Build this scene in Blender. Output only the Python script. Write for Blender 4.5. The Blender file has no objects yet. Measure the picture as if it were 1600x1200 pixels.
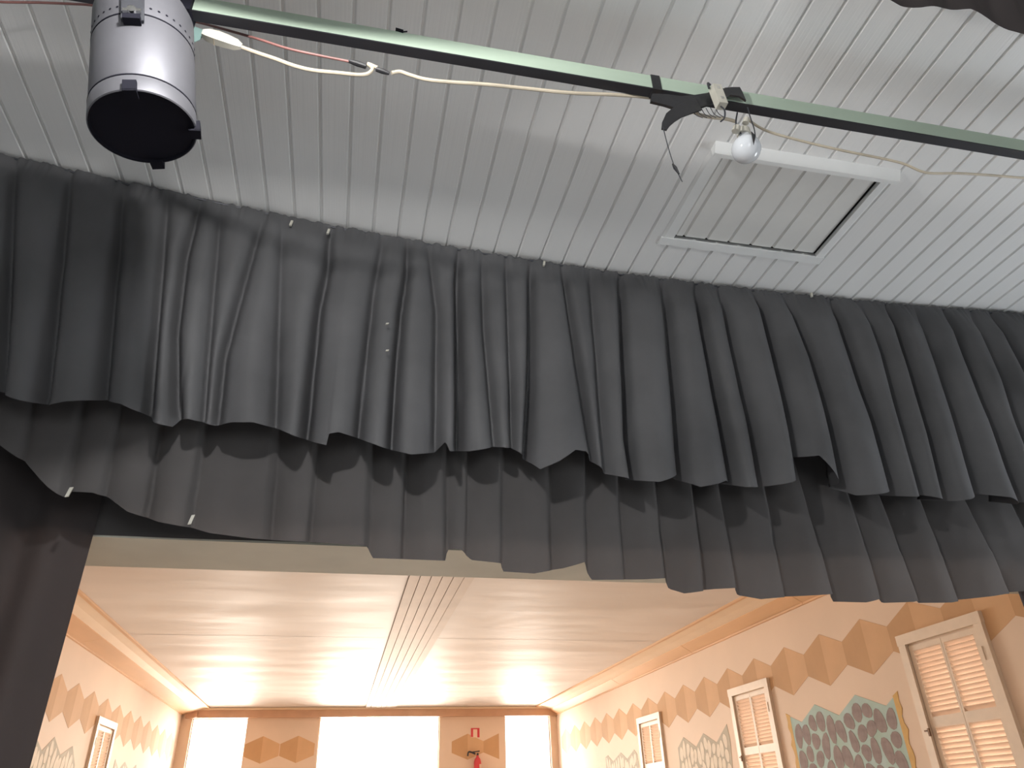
import bpy, math, random
from mathutils import Vector, Matrix, noise
random.seed(7)
sc = bpy.context.scene
C = sc.collection
EZ = 2.6                       # eye height above the hall floor (stage floor at 1.0)

# ---------------------------------------------------------------- camera
F = 1147.0                     # focal length in pixels of the 1600 x 1200 frame
RW = Matrix(((0.977214, -0.080962, -0.196212), (-0.208897, -0.494827, -0.843489), (-0.028802, 0.865211, -0.500566)))
def _dirp(px, py): return Vector((px - 800, -(py - 600), -F)).normalized()
_Y = _dirp(515, 1275); _X = _dirp(6550, 1077); _X = (_X - _Y * _X.dot(_Y)).normalized(); _Z = _X.cross(_Y)
RW = Matrix((_X, _Y, _Z))      # rows: world axes seen from the camera
cam_d = bpy.data.cameras.new('camera'); cam = bpy.data.objects.new('camera', cam_d); C.objects.link(cam)
cam_d.sensor_fit = 'HORIZONTAL'; cam_d.sensor_width = 36.0; cam_d.lens = F / 1600 * 36.0
cam_d.clip_start = 0.05; cam_d.clip_end = 300
cam.matrix_world = Matrix.Translation((0, 0, EZ)) @ RW.to_4x4()
sc.camera = cam

# ---------------------------------------------------------------- world, exposure, lights
sc.view_settings.view_transform = 'Standard'; sc.view_settings.look = 'None'
sc.view_settings.gamma = 1.0; sc.view_settings.use_curve_mapping = False
sc.view_settings.exposure = 0.0
sc.cycles.use_denoising = True
sc.cycles.max_bounces = 8; sc.cycles.diffuse_bounces = 5; sc.cycles.glossy_bounces = 4
sc.cycles.transmission_bounces = 6; sc.cycles.transparent_max_bounces = 8
sc.cycles.sample_clamp_indirect = 6.0
w = bpy.data.worlds.new('sky'); sc.world = w; w.use_nodes = True
bg = w.node_tree.nodes['Background']; bg.inputs[0].default_value = (1.0, 0.93, 0.84, 1); bg.inputs[1].default_value = 5.0

def area(name, loc, direction, sx, sy, power, col, spread=180):
    d = bpy.data.lights.new(name, 'AREA'); d.shape = 'RECTANGLE'; d.size = sx; d.size_y = sy; d.energy = power; d.color = col
    d.spread = math.radians(spread)
    o = bpy.data.objects.new(name, d); C.objects.link(o)
    o.location = (loc[0], loc[1], loc[2] + EZ)
    o.rotation_euler = Vector(direction).to_track_quat('-Z', 'Z').to_euler()
    return o
WARM = (1.0, 0.90, 0.78)
HALL_W = 370.0
# sky light falls in slantwise from above, so the ceiling near the windows gets less of it
area('daylight_back_left', (-2.36, 18.45, 0.50), (0, -0.9, -0.42), 1.30, 3.40, HALL_W, WARM, 150)
area('daylight_back_middle', (0.90, 18.45, 0.50), (0, -0.9, -0.42), 2.80, 3.40, HALL_W * 2.3, WARM, 150)
area('daylight_back_right', (4.13, 18.45, 0.50), (0, -0.9, -0.42), 1.30, 3.40, HALL_W, WARM, 150)
# daylight through the stage's side window
area('daylight_stage_side', (3.86, 1.45, 0.20), (-1, 0, 0), 0.90, 1.20, 37.0, (0.80, 0.90, 1.0))
# cool fill light added behind the camera, set in an assumed rear window
area('fill_stage_rear', (0.6, -2.58, 0.35), (0, 1, 0), 1.60, 1.20, 26.0, (0.74, 0.86, 1.0))
# bulb of the shaded pendant lamp above and behind the camera (throws the lantern's shadow on the valance)
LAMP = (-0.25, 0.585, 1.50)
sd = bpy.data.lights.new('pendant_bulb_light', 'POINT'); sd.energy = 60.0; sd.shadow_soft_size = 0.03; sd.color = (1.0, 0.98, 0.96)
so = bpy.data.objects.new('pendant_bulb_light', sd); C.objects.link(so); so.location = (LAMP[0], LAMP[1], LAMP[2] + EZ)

# ---------------------------------------------------------------- helpers
def ray(px, py): return RW @ Vector((px - 800, -(py - 600), -F))
def onY(px, py, Y): d = ray(px, py); return d * (Y / d.y)
def onZ(px, py, Z): d = ray(px, py); return d * (Z / d.z)
def onX(px, py, X): d = ray(px, py); return d * (X / d.x)

class MB:
    """collects geometry in eye-centred metres"""
    def __init__(s): s.v = []; s.f = []; s.m = []
    def add(s, vs, fs, mi=0):
        b = len(s.v); s.v += [tuple(v) for v in vs]; s.f += [tuple(b + i for i in f) for f in fs]; s.m += [mi] * len(fs); return s
    def box(s, x0, x1, y0, y1, z0, z1, mi=0):
        vs = [(x, y, z) for z in (z0, z1) for y in (y0, y1) for x in (x0, x1)]
        return s.add(vs, [(0, 2, 3, 1), (4, 5, 7, 6), (0, 1, 5, 4), (2, 6, 7, 3), (0, 4, 6, 2), (1, 3, 7, 5)], mi)
    def obox(s, c, ax, ay, az, mi=0):
        """box about c with half-axis vectors"""
        c = Vector(c); ax = Vector(ax); ay = Vector(ay); az = Vector(az)
        vs = [c + ax * i + ay * j + az * k for k in (-1, 1) for j in (-1, 1) for i in (-1, 1)]
        return s.add(vs, [(0, 2, 3, 1), (4, 5, 7, 6), (0, 1, 5, 4), (2, 6, 7, 3), (0, 4, 6, 2), (1, 3, 7, 5)], mi)
    def extr(s, pts, off, mi=0):
        """polygon pts extruded by vector off"""
        n = len(pts); off = Vector(off); a = [Vector(p) for p in pts]; b = [p + off for p in a]
        fs = [tuple(range(n)), tuple(range(2 * n - 1, n - 1, -1))]
        fs += [(i, i + n, (i + 1) % n + n, (i + 1) % n) for i in range(n)]
        return s.add(a + b, fs, mi)
    def tube(s, pts, r, n=8, cap=True, mi=0):
        pts = [Vector(p) for p in pts]; m = len(pts); rs = r if isinstance(r, (list, tuple)) else [r] * m
        t = [(pts[min(i + 1, m - 1)] - pts[max(i - 1, 0)]).normalized() for i in range(m)]
        u = t[0].cross(Vector((0, 0, 1)))
        if u.length < 1e-3: u = t[0].cross(Vector((1, 0, 0)))
        u.normalize(); vs = []
        for i in range(m):
            u = (u - t[i] * u.dot(t[i])).normalized(); v = t[i].cross(u)
            vs += [pts[i] + (u * math.cos(2 * math.pi * k / n) + v * math.sin(2 * math.pi * k / n)) * rs[i] for k in range(n)]
        fs = [(i * n + k, i * n + (k + 1) % n, (i + 1) * n + (k + 1) % n, (i + 1) * n + k) for i in range(m - 1) for k in range(n)]
        if cap: fs += [tuple(range(n - 1, -1, -1)), tuple(range((m - 1) * n, m * n))]
        return s.add(vs, fs, mi)
    def lathe(s, c, a, prof, n=32, mi=0, closed=False):
        """profile of (distance along axis a, radius) turned about a through c"""
        c = Vector(c); a = Vector(a).normalized(); u = a.cross(Vector((0, 1, 0))).normalized(); v = a.cross(u); vs = []
        for d, r in prof:
            vs += [c + a * d + (u * math.cos(2 * math.pi * k / n) + v * math.sin(2 * math.pi * k / n)) * max(r, 1e-4) for k in range(n)]
        m = len(prof)
        fs = [(i * n + k, i * n + (k + 1) % n, (i + 1) * n + (k + 1) % n, (i + 1) * n + k) for i in range(m - 1) for k in range(n)]
        return s.add(vs, fs, mi)
    def mesh(s, name, origin):
        me = bpy.data.meshes.new(name); o = Vector(origin)
        me.from_pydata([Vector(v) - o for v in s.v], [], s.f); me.update(); return me
    def build(s, name, mat, parent=None, smooth=False, origin=None, at=None, label=None, cat=None, group=None, kind=None):
        if origin is None:
            xs, ys, zs = zip(*s.v); origin = ((min(xs) + max(xs)) / 2, (min(ys) + max(ys)) / 2, min(zs))
        me = s.mesh(name, origin)
        for m in (mat if isinstance(mat, (list, tuple)) else [mat]): me.materials.append(m)
        if any(s.m): me.polygons.foreach_set('material_index', s.m)
        if smooth:
            me.polygons.foreach_set('use_smooth', [True] * len(me.polygons))
            if smooth != 'all':
                try: me.set_sharp_from_angle(angle=math.radians(40))
                except Exception: pass
        return put(name, me, origin, parent, label, cat, group, kind)

def put(name, me, loc, parent=None, label=None, cat=None, group=None, kind=None):
    o = bpy.data.objects.new(name, me); C.objects.link(o)
    wl = Vector((loc[0], loc[1], loc[2] + EZ))
    if parent is not None:
        o.parent = parent; p = parent; base = Vector((0, 0, 0))
        while p is not None: base += p.location; p = p.parent
        o.location = wl - base
    else: o.location = wl
    tag(o, label, cat, group, kind); return o
def tag(o, label=None, cat=None, group=None, kind=None):
    if label: o['label'] = label
    if cat: o['category'] = cat
    if group: o['group'] = group
    if kind: o['kind'] = kind
    return o
def thing(name, loc, label, cat, group=None, kind=None):
    return put(name, None, loc, None, label, cat, group, kind)
def smooth_path(pts, per=6):
    """Catmull-Rom through pts"""
    P = [Vector(p) for p in pts]; P = [P[0] * 2 - P[1]] + P + [P[-1] * 2 - P[-2]]; out = []
    for i in range(1, len(P) - 2):
        for k in range(per):
            t = k / per; a, b, c, d = P[i - 1], P[i], P[i + 1], P[i + 2]
            out.append(0.5 * ((2 * b) + (c - a) * t + (2 * a - 5 * b + 4 * c - d) * t * t + (3 * b - a - 3 * c + d) * t ** 3))
    out.append(P[-2]); return out
def interp(tab, x):
    """piecewise linear table [(x, y)], extended flat"""
    if x <= tab[0][0]: return tab[0][1]
    for (a, p), (b, q) in zip(tab, tab[1:]):
        if x <= b: return p + (q - p) * (x - a) / (b - a) if b > a else q
    return tab[-1][1]

# ---------------------------------------------------------------- materials
def mat(name, col, rough=0.6, metal=0.0, var=0.0, vscale=6.0, bump=0.0, bscale=40.0, stretch=(1, 1, 1), spec=0.5, col2=None, trans=0.0, tcol=None):
    m = bpy.data.materials.new(name); m.use_nodes = True; nt = m.node_tree; N = nt.nodes; L = nt.links
    b = N['Principled BSDF']; b.inputs['Roughness'].default_value = rough; b.inputs['Metallic'].default_value = metal
    b.inputs['Specular IOR Level'].default_value = spec
    b.inputs['Base Color'].default_value = (*col, 1)
    tc = N.new('ShaderNodeTexCoord'); mp = N.new('ShaderNodeMapping'); mp.inputs['Scale'].default_value = stretch
    L.new(tc.outputs['Object'], mp.inputs['Vector'])
    if var or col2:
        nz = N.new('ShaderNodeTexNoise'); nz.inputs['Scale'].default_value = vscale; nz.inputs['Detail'].default_value = 5
        L.new(mp.outputs['Vector'], nz.inputs['Vector'])
        mx = N.new('ShaderNodeMix'); mx.data_type = 'RGBA'
        c2 = col2 or tuple(max(0, c * (1 - var)) for c in col); c1 = col if col2 else tuple(min(1, c * (1 + var)) for c in col)
        mx.inputs['A'].default_value = (*c1, 1); mx.inputs['B'].default_value = (*c2, 1)
        rp = N.new('ShaderNodeMapRange'); rp.inputs[1].default_value = 0.3; rp.inputs[2].default_value = 0.7
        L.new(nz.outputs['Fac'], rp.inputs[0]); L.new(rp.outputs[0], mx.inputs['Factor']); L.new(mx.outputs['Result'], b.inputs['Base Color'])
    if bump:
        n2 = N.new('ShaderNodeTexNoise'); n2.inputs['Scale'].default_value = bscale; n2.inputs['Detail'].default_value = 4
        L.new(mp.outputs['Vector'], n2.inputs['Vector'])
        bp = N.new('ShaderNodeBump'); bp.inputs['Strength'].default_value = bump; bp.inputs['Distance'].default_value = 0.01
        L.new(n2.outputs['Fac'], bp.inputs['Height']); L.new(bp.outputs['Normal'], b.inputs['Normal'])
    if trans:
        t = N.new('ShaderNodeBsdfTranslucent'); t.inputs['Color'].default_value = (*(tcol or col), 1)
        ms = N.new('ShaderNodeMixShader'); ms.inputs[0].default_value = trans
        L.new(b.outputs[0], ms.inputs[1]); L.new(t.outputs[0], ms.inputs[2]); L.new(ms.outputs[0], N['Material Output'].inputs['Surface'])
    return m
M = {}
M['pvc'] = mat('white_pvc', (0.78, 0.78, 0.77), 0.34, var=0.03, vscale=2.0, bump=0.10, bscale=160, stretch=(1, 0.006, 1), spec=0.5)
M['pvc_hatch'] = mat('dusty_white_pvc', (0.76, 0.755, 0.73), 0.40, var=0.07, vscale=4.0)
M['pvc_trim'] = mat('white_pvc_trim', (0.80, 0.81, 0.80), 0.35, var=0.04, vscale=5)
M['dark_void'] = mat('dark_roof_void', (0.08, 0.075, 0.07), 0.9, var=0.1)
M['plaster'] = mat('stage_plaster', (0.50, 0.51, 0.52), 0.85, var=0.06, vscale=2, bump=0.05)
M['black_cloth'] = mat('black_valance_cloth', (0.090, 0.090, 0.094), 0.70, var=0.2, vscale=3.0, bump=0.18, bscale=9, spec=0.3, trans=0.10, tcol=(0.10, 0.08, 0.075))
M['thin_black_cloth'] = mat('thin_black_cloth', (0.080, 0.076, 0.076), 0.85, var=0.14, vscale=3.0, bump=0.15, bscale=7, spec=0.25, trans=0.16, tcol=(0.17, 0.145, 0.14))
M['leg_cloth'] = mat('black_leg_cloth', (0.045, 0.04, 0.04), 0.9, var=0.12, vscale=2.0, bump=0.1, bscale=8, spec=0.2, trans=0.15, tcol=(0.12, 0.09, 0.085))
M['olive'] = mat('olive_painted_beam', (0.60, 0.59, 0.50), 0.7, var=0.10, vscale=2.5, bump=0.06, bscale=12)
M['bar_green'] = mat('pale_green_steel', (0.37, 0.46, 0.37), 0.5, var=0.12, vscale=3.0, bump=0.05, bscale=25, stretch=(0.5, 1, 1))
M['bar_black'] = mat('black_bar_underside', (0.012, 0.012, 0.016), 0.6, var=0.2)
M['grey_metal'] = mat('grey_lantern_metal', (0.145, 0.145, 0.16), 0.60, metal=0.6, var=0.06, vscale=5, bump=0.02, bscale=30)
M['rim_metal'] = mat('grey_rim_metal', (0.15, 0.15, 0.165), 0.55, metal=0.6, var=0.05)
M['dark_metal'] = mat('dark_metal', (0.05, 0.052, 0.06), 0.5, metal=0.4, var=0.1)
M['black_metal'] = mat('black_metal', (0.008, 0.008, 0.013), 0.75, var=0.1, spec=0.12)
M['chrome'] = mat('chrome', (0.8, 0.8, 0.78), 0.15, metal=1.0, var=0.03)
M['white_plastic'] = mat('aged_white_plastic', (0.46, 0.445, 0.385), 0.45, var=0.08, vscale=25)
M['cream_cord'] = mat('cream_flex', (0.50, 0.44, 0.34), 0.55, var=0.15, vscale=14)
M['red_wire'] = mat('brown_red_wire', (0.22, 0.10, 0.09), 0.5, var=0.15, vscale=20)
M['black_tape'] = mat('black_tape', (0.015, 0.015, 0.017), 0.42, var=0.2, vscale=20, bump=0.1)
M['teal'] = mat('teal_tape', (0.11, 0.17, 0.16), 0.5, var=0.1)
M['bulb'] = mat('opal_glass', (0.62, 0.65, 0.68), 0.12, var=0.02)
M['wall'] = mat('peach_wall_paint', (0.76, 0.61, 0.49), 0.75, var=0.05, vscale=0.9, bump=0.04, bscale=20)
M['hex_dark'] = mat('ochre_paint_dark', (0.56, 0.345, 0.185), 0.8, var=0.06, vscale=3)
M['hex_light'] = mat('ochre_paint_light', (0.64, 0.41, 0.235), 0.8, var=0.06, vscale=3)
M['film'] = mat('glossy_ceiling_film', (0.73, 0.675, 0.64), 0.55, var=0.04, vscale=1.0, bump=0.30, bscale=3.0, stretch=(0.5, 2.2, 1), spec=0.06)
M['strip'] = mat('ceiling_board', (0.70, 0.63, 0.58), 0.65, var=0.05, vscale=3, spec=0.08)
M['cove'] = mat('cream_cove', (0.78, 0.62, 0.46), 0.55, var=0.04, vscale=2)
M['cornice'] = mat('orange_wood_cornice', (0.68, 0.42, 0.23), 0.5, var=0.08, vscale=3, stretch=(1, 0.2, 1))
M['back_trim'] = mat('brown_trim', (0.58, 0.36, 0.24), 0.5, var=0.08, vscale=3)
M['shutter'] = mat('cream_shutter_paint', (0.76, 0.64, 0.52), 0.5, var=0.05, vscale=8)
M['slat'] = mat('cream_slat_paint', (0.82, 0.68, 0.57), 0.45, var=0.03, vscale=8, trans=0.30, tcol=(0.95, 0.82, 0.72))
M['rust'] = mat('rusty_metal', (0.16, 0.09, 0.05), 0.6, metal=0.5, var=0.3, vscale=30)
M['teal_paint'] = mat('teal_mural_paint', (0.38, 0.53, 0.48), 0.8, var=0.10, vscale=5, col2=(0.45, 0.60, 0.62))
M['stone_purple'] = mat('purple_stone_paint', (0.25, 0.20, 0.205), 0.8, var=0.18, vscale=14, col2=(0.34, 0.285, 0.275))
M['gold'] = mat('gold_mural_paint', (0.62, 0.38, 0.10), 0.7, var=0.1, vscale=10)
M['grey_paint'] = mat('grey_mural_paint', (0.46, 0.42, 0.34), 0.8, var=0.1, vscale=6)
M['stone_white'] = mat('pale_stone_paint', (0.72, 0.65, 0.55), 0.8, var=0.08, vscale=10)
M['floor_hall'] = mat('hall_floor', (0.50, 0.42, 0.34), 0.4, var=0.12, vscale=2)
M['floor_stage'] = mat('stage_floor_boards', (0.56, 0.56, 0.56), 0.6, var=0.15, vscale=3, stretch=(4, 0.4, 1))  # floor made pale to bounce lamp light up to the ceiling
M['ground'] = mat('pale_concrete', (0.55, 0.50, 0.44), 0.9, var=0.1, vscale=1)
M['red'] = mat('red_enamel', (0.60, 0.05, 0.06), 0.35, var=0.05)
M['sign'] = mat('sign_plate', (0.85, 0.64, 0.50), 0.6, var=0.03)
M['bright_frame'] = mat('white_window_frame', (0.8, 0.72, 0.62), 0.5, var=0.03)
gm = bpy.data.materials.new('window_glass'); gm.use_nodes = True; nt = gm.node_tree
for n in list(nt.nodes):
    if n.type == 'BSDF_PRINCIPLED': nt.nodes.remove(n)
tr = nt.nodes.new('ShaderNodeBsdfTransparent'); gl = nt.nodes.new('ShaderNodeBsdfGlossy'); gl.inputs['Roughness'].default_value = 0.05
fr = nt.nodes.new('ShaderNodeFresnel'); fr.inputs[0].default_value = 1.45; mx = nt.nodes.new('ShaderNodeMixShader')
nt.links.new(fr.outputs[0], mx.inputs[0]); nt.links.new(tr.outputs[0], mx.inputs[1]); nt.links.new(gl.outputs[0], mx.inputs[2])
nt.links.new(mx.outputs[0], nt.nodes['Material Output'].inputs['Surface']); M['glass'] = gm

# ================================================================= the setting
XR, XL = 4.80, -3.11           # hall side walls
YB = 17.40                     # hall back wall
HC = 1.98                      # hall ceiling (above the eye)
ZF = -2.6; ZS = -1.6           # hall floor, stage floor
SX0, SX1, SY0 = -2.5, 3.7, -2.4  # stage walls
CEIL = 1.90                    # stage ceiling
BZ = 0.76; BY0, BY1 = 2.40, 2.713  # proscenium beam

def struct(mb, name, m, label, cat, parent=None, smooth=False):
    return mb.build(name, m, parent, smooth, label=label, cat=cat, kind='structure')

struct(MB().box(-30, 30, -30, 45, ZF - 0.4, ZF - 0.25), 'ground', M['ground'], 'pale concrete ground outside the building', 'ground')
struct(MB().box(XL - 0.25, XR + 0.25, BY1, YB + 0.3, ZF - 0.2, ZF), 'floor', M['floor_hall'], 'brown floor of the hall beyond the stage opening', 'floor')
struct(MB().box(SX0 - 0.2, SX1 + 0.2, SY0 - 0.2, BY1, ZS - 0.2, ZS), 'floor_stage', M['floor_stage'], 'pale grey boarded stage floor under the camera', 'floor')

# stage walls with a window opening at the right and an added one for the rear fill
def wall_y(mb, x0, x1, y0, y1, z0, z1, holes):
    """wall running along y with holes (ya, yb, za, zb)"""
    cur = y0
    for ya, yb, za, zb in sorted(holes):
        mb.box(x0, x1, cur, ya, z0, z1); mb.box(x0, x1, ya, yb, z0, za); mb.box(x0, x1, ya, yb, zb, z1); cur = yb
    return mb.box(x0, x1, cur, y1, z0, z1)
def wall_x(mb, x0, x1, y0, y1, z0, z1, holes):
    cur = x0
    for xa, xb, za, zb in sorted(holes):
        mb.box(cur, xa, y0, y1, z0, z1); mb.box(xa, xb, y0, y1, z0, za); mb.box(xa, xb, y0, y1, zb, z1); cur = xb
    return mb.box(cur, x1, y0, y1, z0, z1)
struct(MB().box(SX0 - 0.2, SX0, SY0, BY0, ZS, 2.3), 'wall_stage_left', M['plaster'], 'grey plaster side wall of the stage, left', 'wall')
struct(wall_y(MB(), SX1, SX1 + 0.2, SY0, BY0, ZS, 2.3, [(1.0, 1.9, -0.4, 0.8)]), 'wall_stage_right', M['plaster'], 'grey plaster side wall of the stage, right', 'wall')
struct(wall_x(MB(), SX0 - 0.2, SX1 + 0.2, SY0 - 0.2, SY0, ZS, 2.3, [(-0.2, 1.4, -0.25, 0.95)]), 'wall_stage_rear', M['plaster'], 'grey plaster rear wall of the stage behind the camera', 'wall')
# proscenium wall: two piers and the header over the opening
OX0, OX1 = -1.25, 3.05
struct(MB().box(XL - 0.25, OX0, BY0, BY1, ZF, 2.3).box(OX1, XR + 0.25, BY0, BY1, ZF, 2.3).box(OX0, OX1, BY0 + 0.02, BY1 - 0.02, BZ + 0.30, 2.3),
       'wall_proscenium', M['plaster'], 'wall around the stage opening behind the black curtains', 'wall')
struct(MB().box(OX0 - 0.05, OX1 + 0.05, BY0 - 0.005, BY1 + 0.005, BZ, BZ + 0.30), 'trim_1', M['olive'], 'olive painted beam across the top of the stage opening', 'beam')

# ---- stage ceiling: white planks running towards the hall
ceil = struct(MB().box(SX0 - 0.2, SX1 + 0.2, SY0 - 0.2, BY0, CEIL + 0.04, CEIL + 0.10), 'ceiling', M['dark_void'], 'ceiling of white plastic planks above the stage', 'ceiling')
PITCH = 0.0497 * CEIL
HX0, HX1, HY0, HY1 = 1.120, 1.735, 1.535, 1.985      # hatch opening
def plank_mesh(y0, y1, width=PITCH, name='plank'):
    mb = MB(); g = 0.011; e = 0.0045
    prof = [(0.0, 0.007), (g * 0.45, 0.007), (g * 0.62, e), (g, 0.0), (width - 0.003, 0.0), (width - 0.0006, 0.0025), (width - 0.0002, 0.012), (0.0, 0.012)]
    n = len(prof)
    vs = [(x, y, z) for y in (y0, y1) for x, z in prof]
    fs = [(i, (i + 1) % n, (i + 1) % n + n, i + n) for i in range(n)] + [tuple(range(n - 1, -1, -1)), tuple(range(n, 2 * n))]
    mb.add(vs, fs); me = mb.mesh(name, (0, 0, 0)); me.materials.append(M['pvc']); return me
full = plank_mesh(SY0, BY0); near = plank_mesh(SY0, HY0); far = plank_mesh(HY1, BY0)
XREF = 0.634 * CEIL            # a groove lies here
k0 = math.floor((SX0 - XREF) / PITCH); k1 = math.ceil((SX1 - XREF) / PITCH)
for k in range(k0, k1 + 1):
    x = XREF + k * PITCH
    if x + PITCH < SX0 - 0.1 or x > SX1 + 0.1: continue
    if x + PITCH > HX0 + 0.02 and x < HX1 - 0.02:
        put('plank', near, (x, 0, CEIL), ceil); put('plank', far, (x, 0, CEIL), ceil)
    else: put('plank', full, (x, 0, CEIL), ceil)

# ---- hatch in the ceiling
hat = thing('ceiling_hatch', ((HX0 + HX1) / 2, (HY0 + HY1) / 2, CEIL - 0.02), 'square white framed access hatch in the plank ceiling behind the bulb', 'hatch')
hx0, hx1, hy0, hy1 = 1.070, 1.772, 1.515, 2.030
MB().extr([(hx0, hy0 - 0.005, CEIL - 0.001), (hx0, hy0 + 0.016, CEIL - 0.036), (hx0, HY0 + 0.012, CEIL - 0.036), (hx0, HY0 + 0.012, CEIL + 0.012), (hx0, hy0 - 0.005, CEIL + 0.010)][::-1], (hx1 - hx0, 0, 0)).build('frame_bar', M['pvc_trim'], hat)
MB().extr([(hx0, hy1, CEIL - 0.001), (hx0, hy1 - 0.006, CEIL - 0.007), (hx0, HY1, CEIL - 0.007), (hx0, HY1, CEIL + 0.012), (hx0, hy1, CEIL + 0.012)], (hx1 - hx0, 0, 0)).build('frame_bar', M['pvc_trim'], hat)
for xa, xb in ((hx0, HX0), (hx1, HX1)):
    MB().extr([(xa, HY0 + 0.012, CEIL - 0.001), (xa + (xb - xa) * 0.25, HY0 + 0.012, CEIL - 0.005), (xb, HY0 + 0.012, CEIL - 0.005), (xb, HY0 + 0.012, CEIL + 0.012), (xa, HY0 + 0.012, CEIL + 0.012)][::(-1 if xa < xb else 1)], (0, HY1 - HY0 - 0.012, 0)).build('frame_bar', M['pvc_trim'], hat)
hp = plank_mesh(HY0 + 0.012, HY1 - 0.004); hp.materials.clear(); hp.materials.append(M['pvc_hatch'])
nh = 7; hw = PITCH
for i in range(nh):
    x = HX0 + 0.040 + (i - 1) * hw
    if x < HX0: 
        pw = plank_mesh(HY0 + 0.012, HY1 - 0.004, 0.040 - 0.004); pw.materials.clear(); pw.materials.append(M['pvc_hatch'])
        put('plank', pw, (HX0 + 0.004, 0, CEIL + 0.010), hat)
    elif x + hw > HX1:
        pw = plank_mesh(HY0 + 0.012, HY1 - 0.004, HX1 - 0.004 - x); pw.materials.clear(); pw.materials.append(M['pvc_hatch'])
        put('plank', pw, (x, 0, CEIL + 0.010), hat)
    else: put('plank', hp, (x, 0, CEIL + 0.010), hat)

# ================================================================= the hall
WIN_Y = [5.387, 8.645, 11.905]; WHW = 0.485; WTOP = 1.23; WBOT = -0.75
holesR = [(y - WHW + 0.09, y + WHW - 0.09, WBOT + 0.09, WTOP - 0.10) for y in WIN_Y]
wr = struct(wall_y(MB(), XR, XR + 0.25, BY1, YB, ZF, 2.3, holesR), 'wall_right', M['wall'], 'peach painted side wall of the hall with ochre hexagons and shuttered windows, right', 'wall')
LWIN = [8.645, 11.98]
holesL = [(y - WHW + 0.09, y + WHW - 0.09, WBOT + 0.09, WTOP - 0.10) for y in LWIN]
wl_ = struct(wall_y(MB(), XL - 0.25, XL, BY1, YB, ZF, 2.3, holesL), 'wall_left', M['wall'], 'peach painted side wall of the hall with ochre hexagons, left', 'wall')
BW = [(-2.90, -1.81, -0.8, 1.80), (-0.366, 2.168, -0.8, 1.80), (3.62, 4.645, -0.8, 1.80)]
wb = struct(wall_x(MB(), XL - 0.25, XR + 0.25, YB, YB + 0.25, ZF, 2.3, BW), 'wall_back', M['wall'], 'peach painted end wall of the hall with three glaring windows', 'wall')

# hall ceiling: backing, four sheets of wrinkled film and a middle strip of boards
hc = struct(MB().box(XL - 0.25, XR + 0.25, BY1, YB + 0.2, HC + 0.06, HC + 0.16), 'ceiling_hall', M['strip'], 'pale glossy film ceiling of the hall with a boarded strip along the middle', 'ceiling')
CX0, CX1 = -2.594, 4.316; SXA, SXB = 0.560, 1.200
def sheet(x0, x1, y0, y1, seed):
    nx, ny = 44, 70; vs = []; fs = []
    for j in range(ny + 1):
        for i in range(nx + 1):
            x = x0 + (x1 - x0) * i / nx; y = y0 + (y1 - y0) * j / ny
            e = min(i, nx - i) / nx; g = min(j, ny - j) / ny; ed = min(1, e * 8) * min(1, g * 10)
            z = noise.noise(Vector((x * 0.55 + seed, y * 1.9, seed))) * 0.016 + noise.noise(Vector((x * 1.5 + y * 0.8, y * 4.5, seed + 4))) * 0.006
            z -= 0.02 * math.sin(math.pi * i / nx) * math.sin(math.pi * j / ny)
            z += 0.010 * abs(math.sin(math.atan2(y - y1, x - x0) * 14)) * math.exp(-((x - x0) ** 2 + (y - y1) ** 2) / 3)
            vs.append((x, y, HC + 0.012 + min(z * ed, 0.03)))
    for j in range(ny):
        for i in range(nx):
            a = j * (nx + 1) + i; fs.append((a, a + nx + 1, a + nx + 2, a + 1))
    MB().add(vs, fs).build('film_sheet', M['film'], hc, smooth='all')
YM = 10.05
sheet(CX0, SXA, BY1, YM, 1.3); sheet(CX0, SXA, YM + 0.012, YB - 0.1, 5.1); sheet(SXB, CX1, BY1, YM, 9.7); sheet(SXB, CX1, YM + 0.012, YB - 0.1, 14.2)
nb = 6; bwid = (SXB - SXA) / nb
bm_ = MB().box(0.004, bwid - 0.004, BY1, YB - 0.1, 0, 0.014).mesh('board', (0, 0, 0)); bm_.materials.append(M['strip'])
for i in range(nb): put('board', bm_, (SXA + i * bwid, 0, HC - (0.012 if i < 5 else 0.006)), hc)

# cornices along both side walls: batten, cream cove, orange board in lengths
def cornice(side, xc, zc, xm, zm, xw, zw, name, label):
    s = 1 if side > 0 else -1
    root = struct(MB().extr([(xc - s * 0.02, BY1, zc - 0.012), (xc + s * 0.02, BY1, zc - 0.012), (xc + s * 0.02, BY1, zc + 0.05), (xc - s * 0.02, BY1, zc + 0.05)], (0, YB - BY1 - 0.05, 0)), name, M['cornice'], label, 'cornice')
    pts = [(xc + s * 0.02, BY1, zc), (xc + s * 0.02 + (xm - xc) * 0.5, BY1, zc - (zc - zm) * 0.38), (xm, BY1, zm), (xm, BY1, zc + 0.05), (xc + s * 0.02, BY1, zc + 0.05)]
    MB().extr(pts, (0, YB - BY1 - 0.05, 0)).build('cove', M['cove'], root)
    ys = [BY1, 4.6, 7.15, 10.0, 13.0, YB - 0.05]
    for a, b in zip(ys, ys[1:]):
        MB().extr([(xm, a + 0.004, zm - 0.006), (xw, a + 0.004, zw), (xw, a + 0.004, zw + 0.05), (xm, a + 0.004, zm + 0.06)], (0, b - a - 0.008, 0)).build('board', M['cornice'], root)
        MB().box(min(xw, xw - s * 0.03), max(xw, xw - s * 0.03), a + 0.004, b - 0.004, zw - 0.008, zw + 0.012).build('bead', M['cornice'], root)
cornice(1, CX1, HC, 4.62, 1.93, XR, 1.825, 'trim_2', 'orange wooden cornice along the right wall of the hall')
cornice(-1, CX0, HC, -2.83, 1.93, XL, 1.870, 'trim_3', 'orange wooden cornice along the left wall of the hall')
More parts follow.
